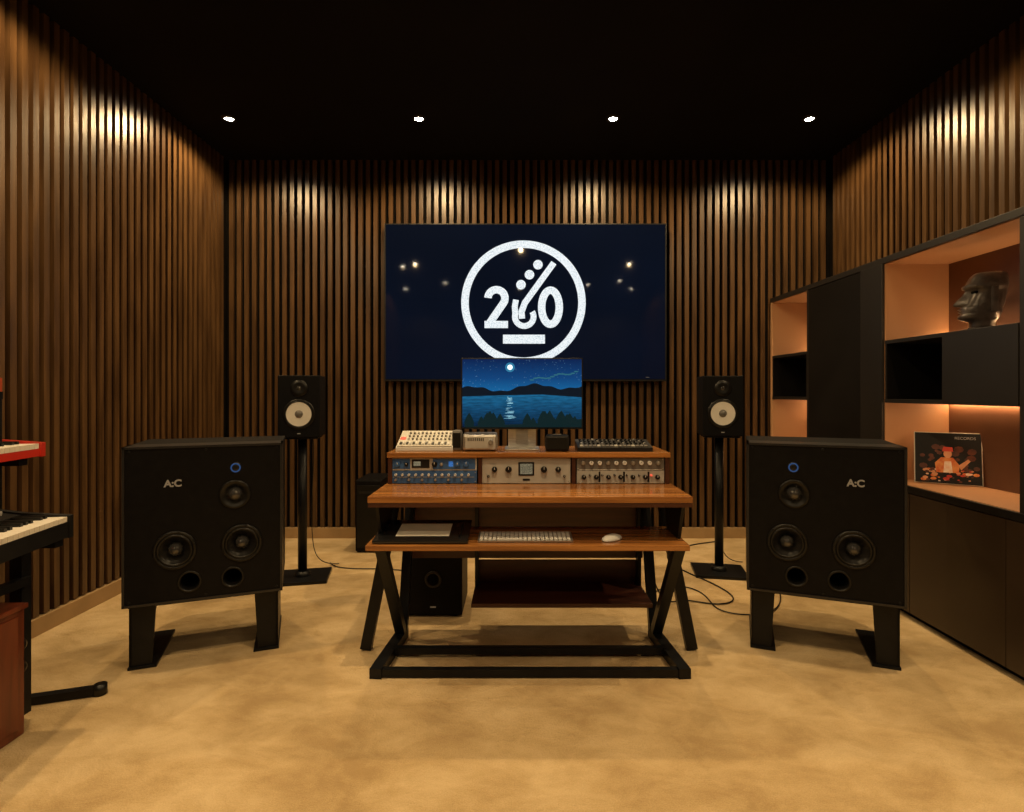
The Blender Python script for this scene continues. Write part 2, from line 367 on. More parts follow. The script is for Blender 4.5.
for i in range(60):
    x = random.uniform(-0.115,0.12); z = random.uniform(0.015,0.075); r = random.uniform(0.005,0.014)
    prism('art_%d'%i, [(x+r*cos(t*pi/4),z+0.6*r*sin(t*pi/4)) for t in range(8)], 0.0006, random.choice((M_art,M_art2,M_art3,M_redaccent,M_art4)), tilt, off=-0.0034-0.00004*i)
prism('art_torso', [(-0.05,0.06),(0.045,0.06),(0.05,0.10),(0.022,0.140),(-0.028,0.140),(-0.055,0.11)], 0.0006, M_art, tilt, off=-0.0062)
prism('art_apron', [(-0.02,0.06),(0.02,0.06),(0.014,0.12),(-0.014,0.12)], 0.0006, M_art2, tilt, off=-0.0065)
prism('art_face', [(0.0+0.018*cos(t*pi/6),0.160+0.023*sin(t*pi/6)) for t in range(12)], 0.0006, M_art3, tilt, off=-0.0064)
prism('art_hat', [(-0.024,0.172),(0.024,0.172),(0.020,0.195),(-0.018,0.197)], 0.0006, M_redaccent, tilt, off=-0.0068)
prism('art_arm', [(0.045,0.10),(0.085,0.135),(0.095,0.125),(0.055,0.075)], 0.0006, M_art3, tilt, off=-0.0066)
text('cover_title', 'RECORDS', 0.020, (0.075,-0.0035,0.245), M_textgrey, tilt)

# ---------------------------------------------------------------- large speakers
def driver(par, x, z, R, kind):
    if kind == 'woofer':
        lathe('woofer_frame', [(R*1.28,0),(R*1.28,0.006),(R*1.10,0.008),(R*1.06,0.002)], (x,0,z), M_rubber, par)
        lathe('woofer_surround', [(R*1.08,0.002),(R*1.02,0.010),(R*0.94,0.010),(R*0.86,0.001)], (x,0,z), M_rubber, par)
        lathe('woofer_cone', [(R*0.87,0.001),(R*0.6,-0.018),(R*0.42,-0.030)], (x,0,z), M_cone, par)
        lathe('woofer_dome', [(R*0.46,-0.028),(R*0.42,-0.012),(R*0.30,0.004),(R*0.15,0.012),(0,0.014)], (x,0,z), M_dome, par)
        for k in range(6):
            a=k*pi/3+0.3; knob('bolt_%d'%k, 0.005,0.003,(x+R*1.19*cos(a),-0.006,z+R*1.19*sin(a)), M_steel, par)
    elif kind == 'mid':
        lathe('mid_horn', [(R*1.35,0),(R*1.35,0.005),(R*1.15,0.006),(R*0.85,-0.008),(R*0.62,-0.012)], (x,0,z), M_rubber, par)
        lathe('mid_dome', [(R*0.64,-0.012),(R*0.60,0.000),(R*0.45,0.014),(R*0.22,0.022),(0,0.024)], (x,0,z), M_dome, par)
    elif kind == 'port':
        lathe('port', [(R*1.2,0),(R*1.15,0.004),(R*0.98,0.0),(R*0.88,-0.03),(R*0.85,-0.12),(0,-0.12)], (x,0,z), M_dark, par)
        lathe('port_lip', [(R*1.25,0.0),(R*1.2,0.005),(R*1.02,0.003),(R*0.95,-0.005)], (x,0,z), M_rubber, par)

def big_speaker(loc, rz, mir):
    W, HH, D = 0.63, 0.685, 0.45
    g = empty('main_monitor_speaker', loc, rz)
    z0 = 0.275
    box('cabinet', (-W/2, 0.14, z0), (W/2, D, z0+HH), M_cab, g, 0.006)
    boxes('cabinet_rim', [((-W/2,0.0,z0),(-W/2+0.010,0.14,z0+HH)),((W/2-0.010,0.0,z0),(W/2,0.14,z0+HH)),
                          ((-W/2,0.0,z0+HH-0.010),(W/2,0.14,z0+HH)),((-W/2,0.0,z0),(W/2,0.14,z0+0.010))], M_rim, g)
    def u2x(u): return (-W/2 + u*W)*mir
    def v2z(v): return z0+HH*(1-v)
    parts = [('mid',0.685,0.33,0.048),('woofer',0.31,0.665,0.066),('woofer',0.73,0.655,0.066),('port',0.40,0.875,0.038),('port',0.67,0.875,0.038)]
    bm = bmesh.new(); y = 0.006
    outer = [bm.verts.new((x,y,z)) for x,z in ((-W/2+0.010,z0+0.010),(W/2-0.010,z0+0.010),(W/2-0.010,z0+HH-0.010),(-W/2+0.010,z0+HH-0.010))]
    edges = [bm.edges.new((outer[i],outer[(i+1)%4])) for i in range(4)]
    for k,u,v,R in parts:
        rr_ = R*(1.0 if k!='mid' else 1.2)
        c = [bm.verts.new((u2x(u)+rr_*cos(2*pi*i/32), y, v2z(v)+rr_*sin(2*pi*i/32))) for i in range(32)]
        edges += [bm.edges.new((c[i],c[(i+1)%32])) for i in range(32)]
    bmesh.ops.triangle_fill(bm, edges=edges, use_beauty=True)
    bmesh.ops.recalc_face_normals(bm, faces=bm.faces[:])
    obj_from_bm('baffle', bm, M_cab, g)
    d = empty('drivers'); d.parent = g; d.location = (0,0.005,0)
    for k,u,v,R in parts: driver(d, u2x(u), v2z(v), R, k)
    lathe('badge', [(0,0.004),(0.020,0.004),(0.024,0.0)], (u2x(0.69),0.005,v2z(0.155)), M_rubber, g)
    lathe('badge_ring', [(0.015,0.0045),(0.021,0.0045)], (u2x(0.69),0.005,v2z(0.155)), M_blueled, g)
    text('maker_plate', 'A:C', 0.042, (u2x(0.30),0.003,v2z(0.24)), M_textgrey, g, offset=0.0015)
    for k,(u,v) in enumerate(((0.04,0.03),(0.96,0.03),(0.04,0.97),(0.96,0.97),(0.5,0.97),(0.5,0.03))):
        knob('corner_bolt_%d'%k, 0.006,0.003,(u2x(u),0.005,v2z(v)), M_steel, g)
    s = empty('low_speaker_stand', loc, rz)
    for sx in (-1,1):
        xo = sx*0.295
        xi = sx*0.195
        prism('front_plate', [(xo,0.012),(xo-sx*0.085,0.012),(xi,0.268),(xo,0.268)], 0.010, M_steel, s, off=0.03)
        prism('side_plate', [(0.03,0.012),(0.40,0.012),(0.36,0.268),(0.03,0.268)], 0.010, M_steel, s, axis='x', off=xo-(0.010 if sx>0 else 0))
        prism('gusset', [(0.04,0.10),(0.04,0.268),(0.30,0.268)], 0.008, M_steel, s, axis='x', off=xo-sx*0.06)
        box('foot', (min(xo,xo-sx*0.10)-0.004,0.02,0.0),(max(xo,xo-sx*0.10)+0.004,0.41,0.012), M_steel, s, 0.002)
    box('top_frame', (-0.30,0.03,0.262),(0.30,0.40,0.2735), M_steel, s, 0.002)
big_speaker((-1.382,2.485,0), math.atan2(0.225,0.584), 1)
big_speaker((1.362,2.49,0), math.atan2(-0.235,0.59), -1)

# ---------------------------------------------------------------- small speakers on pole stands
def small_speaker(loc, rz):
    g = empty('bookshelf_monitor_speaker', loc, rz)
    W, HH, D, z0 = 0.248, 0.385, 0.27, 0.912
    box('cabinet', (-W/2,-D/2,z0),(W/2,D/2,z0+HH), M_cab, g, 0.006)
    d = empty('drivers'); d.parent=g; d.location=(0,-D/2-0.001,0)
    zc = z0+0.145
    lathe('woofer_ring', [(0.094,0),(0.094,0.004),(0.082,0.006),(0.079,0.002)], (0,0,zc), M_rubber, d)
    lathe('woofer_surround', [(0.085,0.002),(0.081,0.008),(0.077,0.007),(0.074,0.003)], (0,0,zc), M_rubber, d)
    lathe('woofer_cone', [(0.077,0.004),(0.05,0.0025),(0.024,0.0015)], (0,0,zc), M_white_cone, d)
    lathe('woofer_dome', [(0.024,0.002),(0.019,0.008),(0.010,0.012),(0,0.013)], (0,0,zc), M_face2, d)
    lathe('tweeter_plate', [(0.052,0),(0.052,0.004),(0.030,0.003),(0.014,0.001)], (0,0,z0+0.305), M_rubber, d)
    lathe('tweeter_dome', [(0.014,0.001),(0.010,0.006),(0,0.008)], (0,0,z0+0.305), M_dome, d)
    box('power_led', (-0.01,-0.001,z0+0.022),(0.01,0.002,z0+0.027), M_textgrey, d)
    s = empty('speaker_pole_stand', loc, rz)
    box('top_plate', (-0.11,-0.12,0.900),(0.11,0.12,0.911), M_steel, s, 0.002)
    lathe('pole', [(0.0,0.02),(0.028,0.02),(0.028,0.90),(0,0.90)], (0,0,0), M_steel, s, (0,0,0), seg=24)
    lathe('collar', [(0.05,0.02),(0.05,0.035),(0.034,0.05),(0.028,0.05)], (0,0,0), M_steel, s, (0,0,0), seg=24)
    box('base_plate', (-0.165,-0.14,0.0),(0.165,0.14,0.02), M_steel, s, 0.004)
    cable('signal_cable', [(0.03,0.10,0.98),(0.05,0.20,0.9),(0.03,0.16,0.5),(0.03,0.17,0.2),(0.06,0.19,0.02),(0.2,0.25,0.006)], 0.003, M_rubber, s)
small_speaker((-1.375,3.59,0), radians(12))
small_speaker((1.335,3.70,0), radians(-10))

# ---------------------------------------------------------------- studio desk
CX = 0.055
dk = empty('studio_desk', (CX,0,0))
box('desktop', (-0.678,2.33,0.733),(0.678,2.96,0.760), M_desk, dk, 0.004)
box('desktop_front_lip', (-0.676,2.332,0.715),(0.676,2.352,0.733), M_deskedge, dk)
box('hutch_top', (-0.668,2.635,0.886),(0.668,2.96,0.910), M_desk, dk, 0.003)
for i,(a,b_) in enumerate(((-0.665,-0.645),(-0.238,-0.220),(0.204,0.222),(0.645,0.665))):
    box('hutch_divider_%d'%(i+1), (a,2.645,0.760),(b_,2.95,0.886), M_deskedge, dk)
box('hutch_back', (-0.645,2.94,0.760),(0.645,2.95,0.886), M_black, dk)
box('keyboard_tray', (-0.678,2.295,0.543),(0.655,2.62,0.567), M_desk, dk, 0.004)
for sx in (-1,1):
    X = sx*0.640
    prism('tray_bracket_%d'%(sx+2), [(2.34,0.715),(2.62,0.715),(2.58,0.567),(2.40,0.567)], 0.014, M_steel, dk, axis='x', off=X-0.007)
    beam('front_leg_%d'%(sx+2), (sx*0.628,2.36,0.543),(sx*0.612,2.70,0.03), 0.045,0.04, M_steel, dk)
    beam('base_rail_%d'%(sx+2), (sx*0.645,2.33,0.022),(sx*0.610,2.74,0.022), 0.05,0.042, M_steel, dk)
    beam('rear_leg_%d'%(sx+2), (sx*0.625,2.66,0.733),(sx*0.755,2.60,0.004), 0.05,0.035, M_steel, dk)
    beam('rear_post_%d'%(sx+2), (sx*0.600,2.90,0.733),(sx*0.610,2.72,0.02), 0.045,0.035, M_steel, dk)
beam('base_cross_bar_1', (-0.65,2.35,0.022),(0.65,2.35,0.022), 0.03,0.03, M_steel, dk)
beam('base_cross_bar_2', (-0.615,2.53,0.03),(0.615,2.53,0.03), 0.03,0.03, M_steel, dk)
beam('top_cross_bar', (-0.62,2.80,0.715),(0.62,2.80,0.715), 0.035,0.03, M_steel, dk)
box('lower_shelf', (-0.27,2.62,0.185),(0.58,2.93,0.205), M_deskedge, dk, 0.002)
box('modesty_panel', (-0.60,2.915,0.33),(0.60,2.93,0.70), M_deskedge, dk, 0.002)
box('modesty_panel_low', (-0.27,2.915,0.205),(0.58,2.93,0.32), M_deskedge, dk, 0.002)
for sx in (-0.262, 0.570):
    box('shelf_hanger', (sx-0.008,2.86,0.205),(sx+0.01,2.91,0.733), M_steel, dk)

# rack units
def rack(name, x0, x1, rows):
    g = empty(name, (0,2.652,0.7615))
    w = x1-x0
    n = len(rows); hh = 0.122/n
    box('chassis', (x0+0.006,0.006,0.001),(x1-0.006,0.24,0.120), M_steel, g)
    for i,r in enumerate(rows):
        z1 = 0.122 - i*hh; z0_ = z1-hh+0.0015
        box('faceplate_%d'%i, (x0,0,z0_),(x1,0.006,z1), r['mat'], g, 0.001)
        zc = (z0_+z1)/2
        for sx in (x0+0.007, x1-0.007):
            for zz in (z0_+0.008,z1-0.008): knob('screw', 0.0028,0.002,(sx,0,zz), M_alu, g)
        for (u,dz,rad,m) in r.get('knobs',[]):
            knob('knob', rad,0.014,(x0+u*w,0,zc+dz*hh), m, g)
            box('pointer', (x0+u*w-0.001,-0.0152,zc+dz*hh),(x0+u*w+0.001,-0.014,zc+dz*hh+rad*0.8), M_white if m!=M_white else M_black, g)
        for (u0,u1,v0,v1,m) in r.get('panels',[]):
            box('inset', (x0+u0*w,-0.002,z0_+v0*hh),(x0+u1*w,0.001,z0_+v1*hh), m, g)
    return g
blk, wht, alu = M_rubber, M_white, M_alu
M_bluelamp = em('blue_display', (0.15,0.45,1.0), 0.6)
M_redlamp = em('red_indicator', (1.0,0.1,0.05), 1.0)
rack('rack_channel_strip', -0.606, -0.190, [
    dict(mat=M_face, knobs=[(0.10,0,0.013,M_blue),(0.20,0,0.009,blk),(0.52,0,0.013,blk),(0.60,0,0.008,alu),(0.78,0.0,0.013,M_blue),(0.88,0,0.013,M_blue)], panels=[(0.04,0.24,0.12,0.9,M_blue),(0.26,0.46,0.2,0.85,M_black),(0.28,0.36,0.35,0.7,M_meter),(0.5,0.98,0.1,0.9,M_blue),(0.68,0.73,0.3,0.7,M_bluelamp)]),
    dict(mat=M_blue, knobs=[(0.08+0.075*k,0.18,0.006,wht) for k in range(12)]+[(0.08+0.15*k,-0.2,0.006,alu) for k in range(6)], panels=[(0.03,0.97,0.47,0.50,M_face)])])
rack('rack_tube_compressor', -0.165, 0.253, [
    dict(mat=M_face, knobs=[(0.14,0.05,0.013,blk),(0.30,0.05,0.015,blk),(0.70,0.05,0.015,blk),(0.86,0.05,0.013,blk),(0.93,-0.22,0.006,blk),(0.07,-0.22,0.006,blk)], panels=[(0.41,0.59,0.30,0.82,M_black),(0.43,0.57,0.36,0.76,M_meter),(0.46,0.54,0.10,0.18,M_black)])])
rack('rack_equalizer', 0.283, 0.697, [
    dict(mat=M_face2, knobs=[(0.07+0.095*k,0.10,0.010,wht if k%3 else alu) for k in range(10)], panels=[(0.03,0.97,0.03,0.07,M_white)]),
    dict(mat=M_face, knobs=[(0.08+0.14*k,0.0,0.011,blk) for k in range(7)]+[(0.15+0.14*k,0.15,0.005,M_redlamp if k==5 else blk) for k in range(6)], panels=[(0.25,0.27,0.1,0.9,M_black),(0.53,0.55,0.1,0.9,M_black),(0.81,0.83,0.1,0.9,M_black)])])

# computer display
mo = empty('computer_monitor', (0.025,2.80,0.9105))
box('back_shell', (-0.305,0.0,0.098),(0.305,0.022,0.455), M_black, mo, 0.004)
prism('stand_neck', [(0.03,0.004),(0.045,0.004),(0.075,0.25),(0.022,0.25),(0.022,0.10)], 0.14, M_alu, mo, axis='x', off=-0.07)
box('stand_foot', (-0.085,-0.07,0.0),(0.085,0.09,0.006), M_alu, mo, 0.002)
boxes('front_stand_plate', [((-0.03,0.012,0.006),(0.03,0.020,0.10))], M_alu, mo)
def em_ramp(name, stops, lo, hi, stars=False):
    m, nt, b = new_mat(name)
    tcn = nt.nodes.new('ShaderNodeTexCoord'); sp = nt.nodes.new('ShaderNodeSeparateXYZ'); mr = nt.nodes.new('ShaderNodeMapRange')
    mr.inputs[1].default_value = lo; mr.inputs[2].default_value = hi
    rp = nt.nodes.new('ShaderNodeValToRGB'); e = rp.color_ramp.elements
    e[0].position, e[0].color = stops[0][0], (*stops[0][1],1); e[1].position, e[1].color = stops[-1][0], (*stops[-1][1],1)
    for p,c in stops[1:-1]:
        k = e.new(p); k.color = (*c,1)
    nt.links.new(tcn.outputs['Object'], sp.inputs[0]); nt.links.new(sp.outputs[2], mr.inputs[0]); nt.links.new(mr.outputs[0], rp.inputs[0])
    out = rp.outputs[0]
    mx = nt.nodes.new('ShaderNodeMixRGB'); mx.blend_type = 'ADD' if stars else 'MULTIPLY'; mx.inputs[0].default_value = 1.0 if stars else 0.7
    if stars:
        v = nt.nodes.new('ShaderNodeTexVoronoi'); v.inputs['Scale'].default_value = 75
        r2 = nt.nodes.new('ShaderNodeValToRGB'); r2.color_ramp.elements[0].color=(0.22,0.38,0.5,1); r2.color_ramp.elements[1].color=(0,0,0,1); r2.color_ramp.elements[0].position=0.04; r2.color_ramp.elements[1].position=0.14
        nt.links.new(tcn.outputs['Object'], v.inputs['Vector']); nt.links.new(v.outputs['Distance'], r2.inputs[0])
    else:
        v = nt.nodes.new('ShaderNodeTexNoise'); v.inputs['Scale'].default_value = 40; v.inputs['Detail'].default_value=4
        mpn = nt.nodes.new('ShaderNodeMapping'); mpn.inputs['Scale'].default_value=(0.5,1,3)
        r2 = nt.nodes.new('ShaderNodeValToRGB'); r2.color_ramp.elements[0].color=(0.35,0.35,0.35,1); r2.color_ramp.elements[0].position=0.35; r2.color_ramp.elements[1].position=0.65
        nt.links.new(tcn.outputs['Object'], mpn.inputs[0]); nt.links.new(mpn.outputs[0], v.inputs['Vector']); nt.links.new(v.outputs['Fac'], r2.inputs[0])
    nt.links.new(out, mx.inputs[1]); nt.links.new(r2.outputs[0], mx.inputs[2]); out = mx.outputs[0]
    nt.links.new(out, b.inputs['Emission Color']); b.inputs['Emission Strength'].default_value = 1.0
    b.inputs['Base Color'].default_value=(0.003,0.003,0.004,1); b.inputs['Roughness'].default_value=0.15
    return m
def quad(name, x0,x1,z0_,z1,y,m,par):
    bm = bmesh.new(); bm.faces.new([bm.verts.new(p) for p in ((x0,y,z0_),(x1,y,z0_),(x1,y,z1),(x0,y,z1))]); return obj_from_bm(name,bm,m,par)
ML_sky = em_ramp('wallpaper_sky', [(0,(0.006,0.11,0.30)),(0.35,(0.004,0.055,0.19)),(1,(0.002,0.015,0.075))], 0.30, 0.45, True)
ML_water = em_ramp('wallpaper_water', [(0,(0.001,0.012,0.04)),(0.5,(0.006,0.075,0.18)),(1,(0.012,0.16,0.34))], 0.11, 0.285)
quad('wallpaper_sky', -0.298,0.298,0.285,0.449,-0.0012, ML_sky, mo)
quad('wallpaper_water', -0.298,0.298,0.108,0.2855,-0.0014, ML_water, mo)
M_hill = em('wallpaper_hills', (0.001,0.008,0.018), 0.8, base=(0,0,0)); M_tree = em('wallpaper_trees', (0.001,0.018,0.022), 0.8, base=(0,0,0))
M_moon = em('wallpaper_moon', (0.8,0.95,1.0), 1.6, base=(0,0,0)); M_glow = em('wallpaper_shimmer', (0.35,0.75,0.9), 0.9, base=(0,0,0))
M_halo = em('wallpaper_halo', (0.03,0.22,0.40), 0.9, base=(0,0,0)); M_milky = em('wallpaper_milkyway', (0.03,0.18,0.26), 0.7, base=(0,0,0))
hp = [(-0.298,0.262)]+[(-0.298+0.596*i/40, 0.300+0.012*sin(i*0.33+0.5)+0.004*sin(i*1.1)+0.020*math.exp(-((i-28)/7)**2)) for i in range(41)]+[(0.298,0.258),(0.1,0.272),(-0.1,0.268)]
prism('wallpaper_hill_line', hp, 0.0003, M_hill, mo, off=-0.0019)
prism('wallpaper_halo', [(-0.06+0.024*cos(t*pi/10), 0.408+0.024*sin(t*pi/10)) for t in range(20)], 0.0002, M_halo, mo, off=-0.0016)
prism('wallpaper_moon', [(-0.06+0.013*cos(t*pi/10), 0.408+0.013*sin(t*pi/10)) for t in range(20)], 0.0003, M_moon, mo, off=-0.0019)
bm = bmesh.new()
for i in range(60):
    z = random.uniform(0.15,0.262); w = 0.028*(0.25+0.75*abs(random.random()))*(0.5+1.3*(0.262-z)/0.1)*0.8; x = -0.062+random.uniform(-0.012,0.012)
    vs=[bm.verts.new(p) for p in ((x-w/2,-0.0019,z),(x+w/2,-0.0019,z),(x+w/2,-0.0019,z+0.0012),(x-w/2,-0.0019,z+0.0012))]; bm.faces.new(vs)
obj_from_bm('wallpaper_moon_glitter', bm, M_glow, mo)
prism('wallpaper_shore', [(-0.298,0.108),(0.298,0.108),(0.298,0.150),(0.15,0.132),(0.0,0.124),(-0.2,0.118)], 0.0002, M_tree, mo, off=-0.0021)
for i in range(30):
    x = random.uniform(-0.28,0.28) if random.random()<0.25 else random.uniform(0.02,0.28); h_ = random.uniform(0.03,0.085); b0 = 0.108
    prism('wallpaper_tree_%d'%i, [(x-h_*0.30,b0),(x+h_*0.30,b0),(x+h_*0.33,b0+h_*0.35),(x+h_*0.15,b0+h_*0.75),(x,b0+h_),(x-h_*0.15,b0+h_*0.8),(x-h_*0.33,b0+h_*0.4)], 0.0002, M_tree, mo, off=-0.0023-0.00003*i)
for i in range(14):
    x = 0.05+i*0.017; z=0.345+0.006*sin(i)+i*0.003
    prism('wallpaper_cloud_%d'%i, [(x+0.012*cos(t*pi/4), z+0.004*sin(t*pi/4)) for t in range(8)], 0.0002, M_milky, mo, off=-0.0016-0.00001*i)

# desk-top gear on hutch
ZT = 0.9105
dm = empty('drum_machine', (-0.448,2.70,ZT), 0)
box('body_base', (-0.135,0,0),(0.135,0.16,0.018), M_white, dm, 0.003)
bodyt = empty('sloped_panel'); bodyt.parent=dm; bodyt.location=(0,0.006,0.018); bodyt.rotation_euler=(radians(24),0,0)
box('panel', (-0.132,0,-0.004),(0.132,0.155,0.008), M_cream, bodyt, 0.002)
prism('cheek_1', [(0.0,0.0),(0.155,0.0),(0.155,0.078),(0.0,0.016)], 0.005, M_white, dm, axis='x', off=-0.137)
prism('cheek_2', [(0.0,0.0),(0.155,0.0),(0.155,0.078),(0.0,0.016)], 0.005, M_white, dm, axis='x', off=0.132)
for i in range(16):
    box('step_%d'%i, (-0.122+i*0.0155,0.012,0.008),(-0.122+i*0.0155+0.011,0.034,0.012), [M_face,M_cream,M_cream,M_white][i//4] if i%2 else M_black, bodyt)
for j in range(3):
    for i in range(11):
        knob('knob', 0.0055,0.009,(-0.085+i*0.020,0.062+j*0.030,0.008), M_face2 if (i+j)%4 else M_face, bodyt, (0,0,0))
box('display', (-0.127,0.06,0.008),(-0.100,0.085,0.010), M_redlamp, bodyt)
gp = empty('small_desk_speaker', (-0.293,2.75,ZT))
box('body', (-0.024,-0.03,0),(0.024,0.03,0.098), M_face2, gp, 0.012)
box('grille', (-0.019,-0.032,0.014),(0.019,-0.028,0.086), M_rubber, gp, 0.001)
sb = empty('desktop_audio_interface', (-0.178,2.72,ZT), radians(3))
box('shell', (-0.085,-0.03,0.004),(0.085,0.12,0.082), M_alu, sb, 0.014)
box('front_inset', (-0.072,-0.032,0.014),(0.072,-0.028,0.070), M_face, sb, 0.001)
for i in range(9): box('grille_slot_%d'%i, (-0.06+i*0.009,-0.0335,0.05),(-0.056+i*0.009,-0.031,0.064), M_rubber, sb)
knob('dial', 0.012,0.012,(0.050,-0.032,0.045), M_alu, sb)
for x in (-0.06,0.06): box('rubber_foot', (x-0.012,0.0,0),(x+0.012,0.1,0.006), M_rubber, sb)
bb = empty('small_black_speaker', (0.195,2.72,ZT), radians(-4))
box('body', (-0.058,-0.04,0.0),(0.058,0.05,0.078), M_black, bb, 0.016)
box('grille', (-0.048,-0.0425,0.010),(0.048,-0.038,0.066), M_rubber, bb, 0.001)
box('buttons', (-0.02,-0.01,0.077),(0.02,0.01,0.080), M_face2, bb, 0.001)
st = empty('step_sequencer', (0.47,2.68,ZT), radians(-1))
prism('wedge_body', [(0,0),(0.15,0),(0.15,0.046),(0,0.018)], 0.36, M_black, st, axis='x', off=-0.18)
slp = empty('surface'); slp.parent=st; slp.location=(0,0,0.018); slp.rotation_euler=(math.atan2(0.028,0.15),0,0)
for i in range(16):
    box('pad_%d'%i, (-0.165+i*0.0205,0.012,0.0005),(-0.165+i*0.0205+0.015,0.032,0.006), M_face2 if i%4 else M_face, slp)
    for j in range(3): knob('knob', 0.006,0.010,(-0.158+i*0.0205,0.055+j*0.032,0.0005), M_rubber if (i+j)%5 else M_alu, slp, (0,0,0))

# tray items
ZR = 0.5685
gt = empty('graphics_tablet', (-0.402,2.435,ZR), radians(0.5))
gtt = empty('tilted_body'); gtt.parent = gt; gtt.location = (0,-0.125,0.0); gtt.rotation_euler = (radians(7),0,0)
box('body', (-0.198,0.0,0.001),(0.198,0.25,0.014), M_tabdark, gtt, 0.004)
box('paper_sheet', (-0.110,0.05,0.0142),(0.115,0.195,0.0155), M_paper, gtt)
for i in range(5): box('express_key_%d'%i, (-0.185,0.055+i*0.03,0.0135),(-0.165,0.075+i*0.03,0.0165), M_steel, gtt, 0.001)
cable('stylus', [(0.16,0.04,0.019),(0.162,0.12,0.019),(0.165,0.19,0.019)], 0.004, M_rubber, gtt)
for sx in (-0.17,0.17): box('rear_foot', (sx-0.01,0.09,0.0),(sx+0.01,0.115,0.026), M_rubber, gt)
kb = empty('computer_keyboard', (0.035,2.395,ZR))
prism('body', [(-0.058,0),(0.058,0),(0.058,0.016),(-0.058,0.006)], 0.40, M_alu, kb, axis='x', off=-0.20)
kt = empty('key_bed'); kt.parent = kb; kt.location=(0,-0.058,0.006); kt.rotation_euler=(math.atan2(0.010,0.116),0,0)
bm = bmesh.new()
for r in range(5):
    for c in range(21):
        if r==0 and 4<=c<=9: 
            if c>4: continue
            bbox_bm(bm,(-0.192+c*0.0184,0.008,0.0),(-0.192+c*0.0184+0.106,0.023,0.004)); continue
        y = 0.008+r*0.0205
        bbox_bm(bm,(-0.192+c*0.0184,y,0.0),(-0.192+c*0.0184+0.0140,y+0.0155,0.004))
obj_from_bm('keys', bm, M_white, kt)
ms_ = empty('computer_mouse', (0.404,2.385,ZR), radians(-50))
bm = bmesh.new(); bmesh.ops.create_uvsphere(bm, u_segments=24, v_segments=14, radius=1)
for v in bm.verts:
    v.co = Vector((v.co.x*0.031, v.co.y*0.056, max(v.co.z,0)*0.022))
obj_from_bm('shell', bm, M_white, ms_, smooth=True)
box('scroll', (-0.002,-0.0,0),(0.002,0.001,0.001), M_alu, ms_)

# subwoofer under desk
sw = empty('subwoofer', (-0.445,2.97,0))
box('cabinet', (-0.155,0.0,0.012),(0.155,0.32,0.315), M_cab, sw, 0.006)
for x in (-0.12,0.12):
    for y in (0.04,0.28): lathe('foot', [(0,0),(0.015,0),(0.015,0.013),(0,0.013)], (x,y,0), M_rubber, sw, (0,0,0), seg=16)
lathe('port_ring', [(0.045,0.0),(0.043,0.006),(0.034,0.004),(0.03,0.0)], (0,0,0.20), M_rim, sw)
lathe('port_hole', [(0.032,0.001),(0,0.0012)], (0,0,0.20), M_dark, sw)
box('badge', (-0.015,-0.001,0.05),(0.015,0.001,0.058), M_textgrey, sw)
ct = empty('computer_tower', (-1.10,4.15,0), 0)
box('case', (-0.10,0.0,0.01),(0.10,0.36,0.54), M_cab, ct, 0.012)
box('front_panel', (-0.085,-0.004,0.04),(0.085,0.002,0.50), M_rubber, ct, 0.002)
box('drive_slot', (-0.07,-0.006,0.44),(0.07,-0.003,0.455), M_rim, ct)
boxes('feet', [((-0.09,0.02,0),(-0.06,0.34,0.012)),((0.06,0.02,0),(0.09,0.34,0.012))], M_rubber, ct)

# cables on floor
cable('power_cable', [(0.62,2.98,0.60),(0.70,3.02,0.3),(0.78,3.05,0.008),(0.95,3.25,0.006),(1.1,3.1,0.006),(1.3,3.2,0.006),(1.2,3.55,0.006),(1.0,3.9,0.006),(1.15,4.3,0.006),(1.6,4.45,0.006)], 0.004, M_rubber)
cable('power_cable', [(0.8,3.3,0.006),(0.95,3.5,0.006),(1.15,3.35,0.006),(1.05,3.05,0.006),(1.25,2.95,0.006),(1.45,3.05,0.006),(1.55,3.3,0.006)], 0.0035, M_rubber)
cable('power_cable', [(-1.3,3.9,0.006),(-1.25,3.8,0.006),(-1.1,3.75,0.006),(-0.8,3.78,0.006),(-0.45,3.6,0.006),(-0.44,3.3,0.1)], 0.0035, M_rubber)

# ---------------------------------------------------------------- keyboards at left
def synth(name, loc, rz, L, D, hb, body, ends, nwhite, rear=None):
    g = empty(name, loc, rz)
    prism('body', [(0.0,0.0),(D,0.0),(D,hb+0.035),(D-0.02,hb+0.04),(0.155,hb+0.012),(0.15,hb-0.018),(0.0,hb-0.018)], L-0.04, body, g, axis='x', off=-L+0.02)
    for i,x in enumerate((-L,-0.022)):
        prism('end_cheek_%d'%i, [(-0.005,-0.002),(D+0.004,-0.002),(D+0.004,hb+0.042),(D-0.02,hb+0.046),(0.155,hb+0.018),(-0.005,hb+0.004)], 0.022, ends, g, axis='x', off=x)
    bm = bmesh.new(); bm2 = bmesh.new(); pw = (L-0.05)/nwhite
    for i in range(nwhite):
        x0_ = -0.025-(i+1)*pw
        bbox_bm(bm,(x0_+0.0006,0.001,hb-0.017),(x0_+pw-0.0006,0.150,hb+0.001))
        if i%7 not in (2,6): bbox_bm(bm2,(x0_-0.006,0.055,hb+0.001),(x0_+0.006,0.150,hb+0.012))
    obj_from_bm('white_keys', bm, M_keyw, g); obj_from_bm('black_keys', bm2, M_rubber, g)
    a = math.atan2(0.028, D-0.175)
    tp = empty('control_panel'); tp.parent=g; tp.location=(0,0.165,hb+0.014); tp.rotation_euler=(a,0,0)
    for i in range(int(L/0.045)):
        for j in range(2): knob('knob',0.008,0.014,(-0.06-i*0.045,0.035+j*0.05,0.0), M_rubber if body!=M_black else M_face, tp,(0,0,0))
    return g
RZ = radians(98)
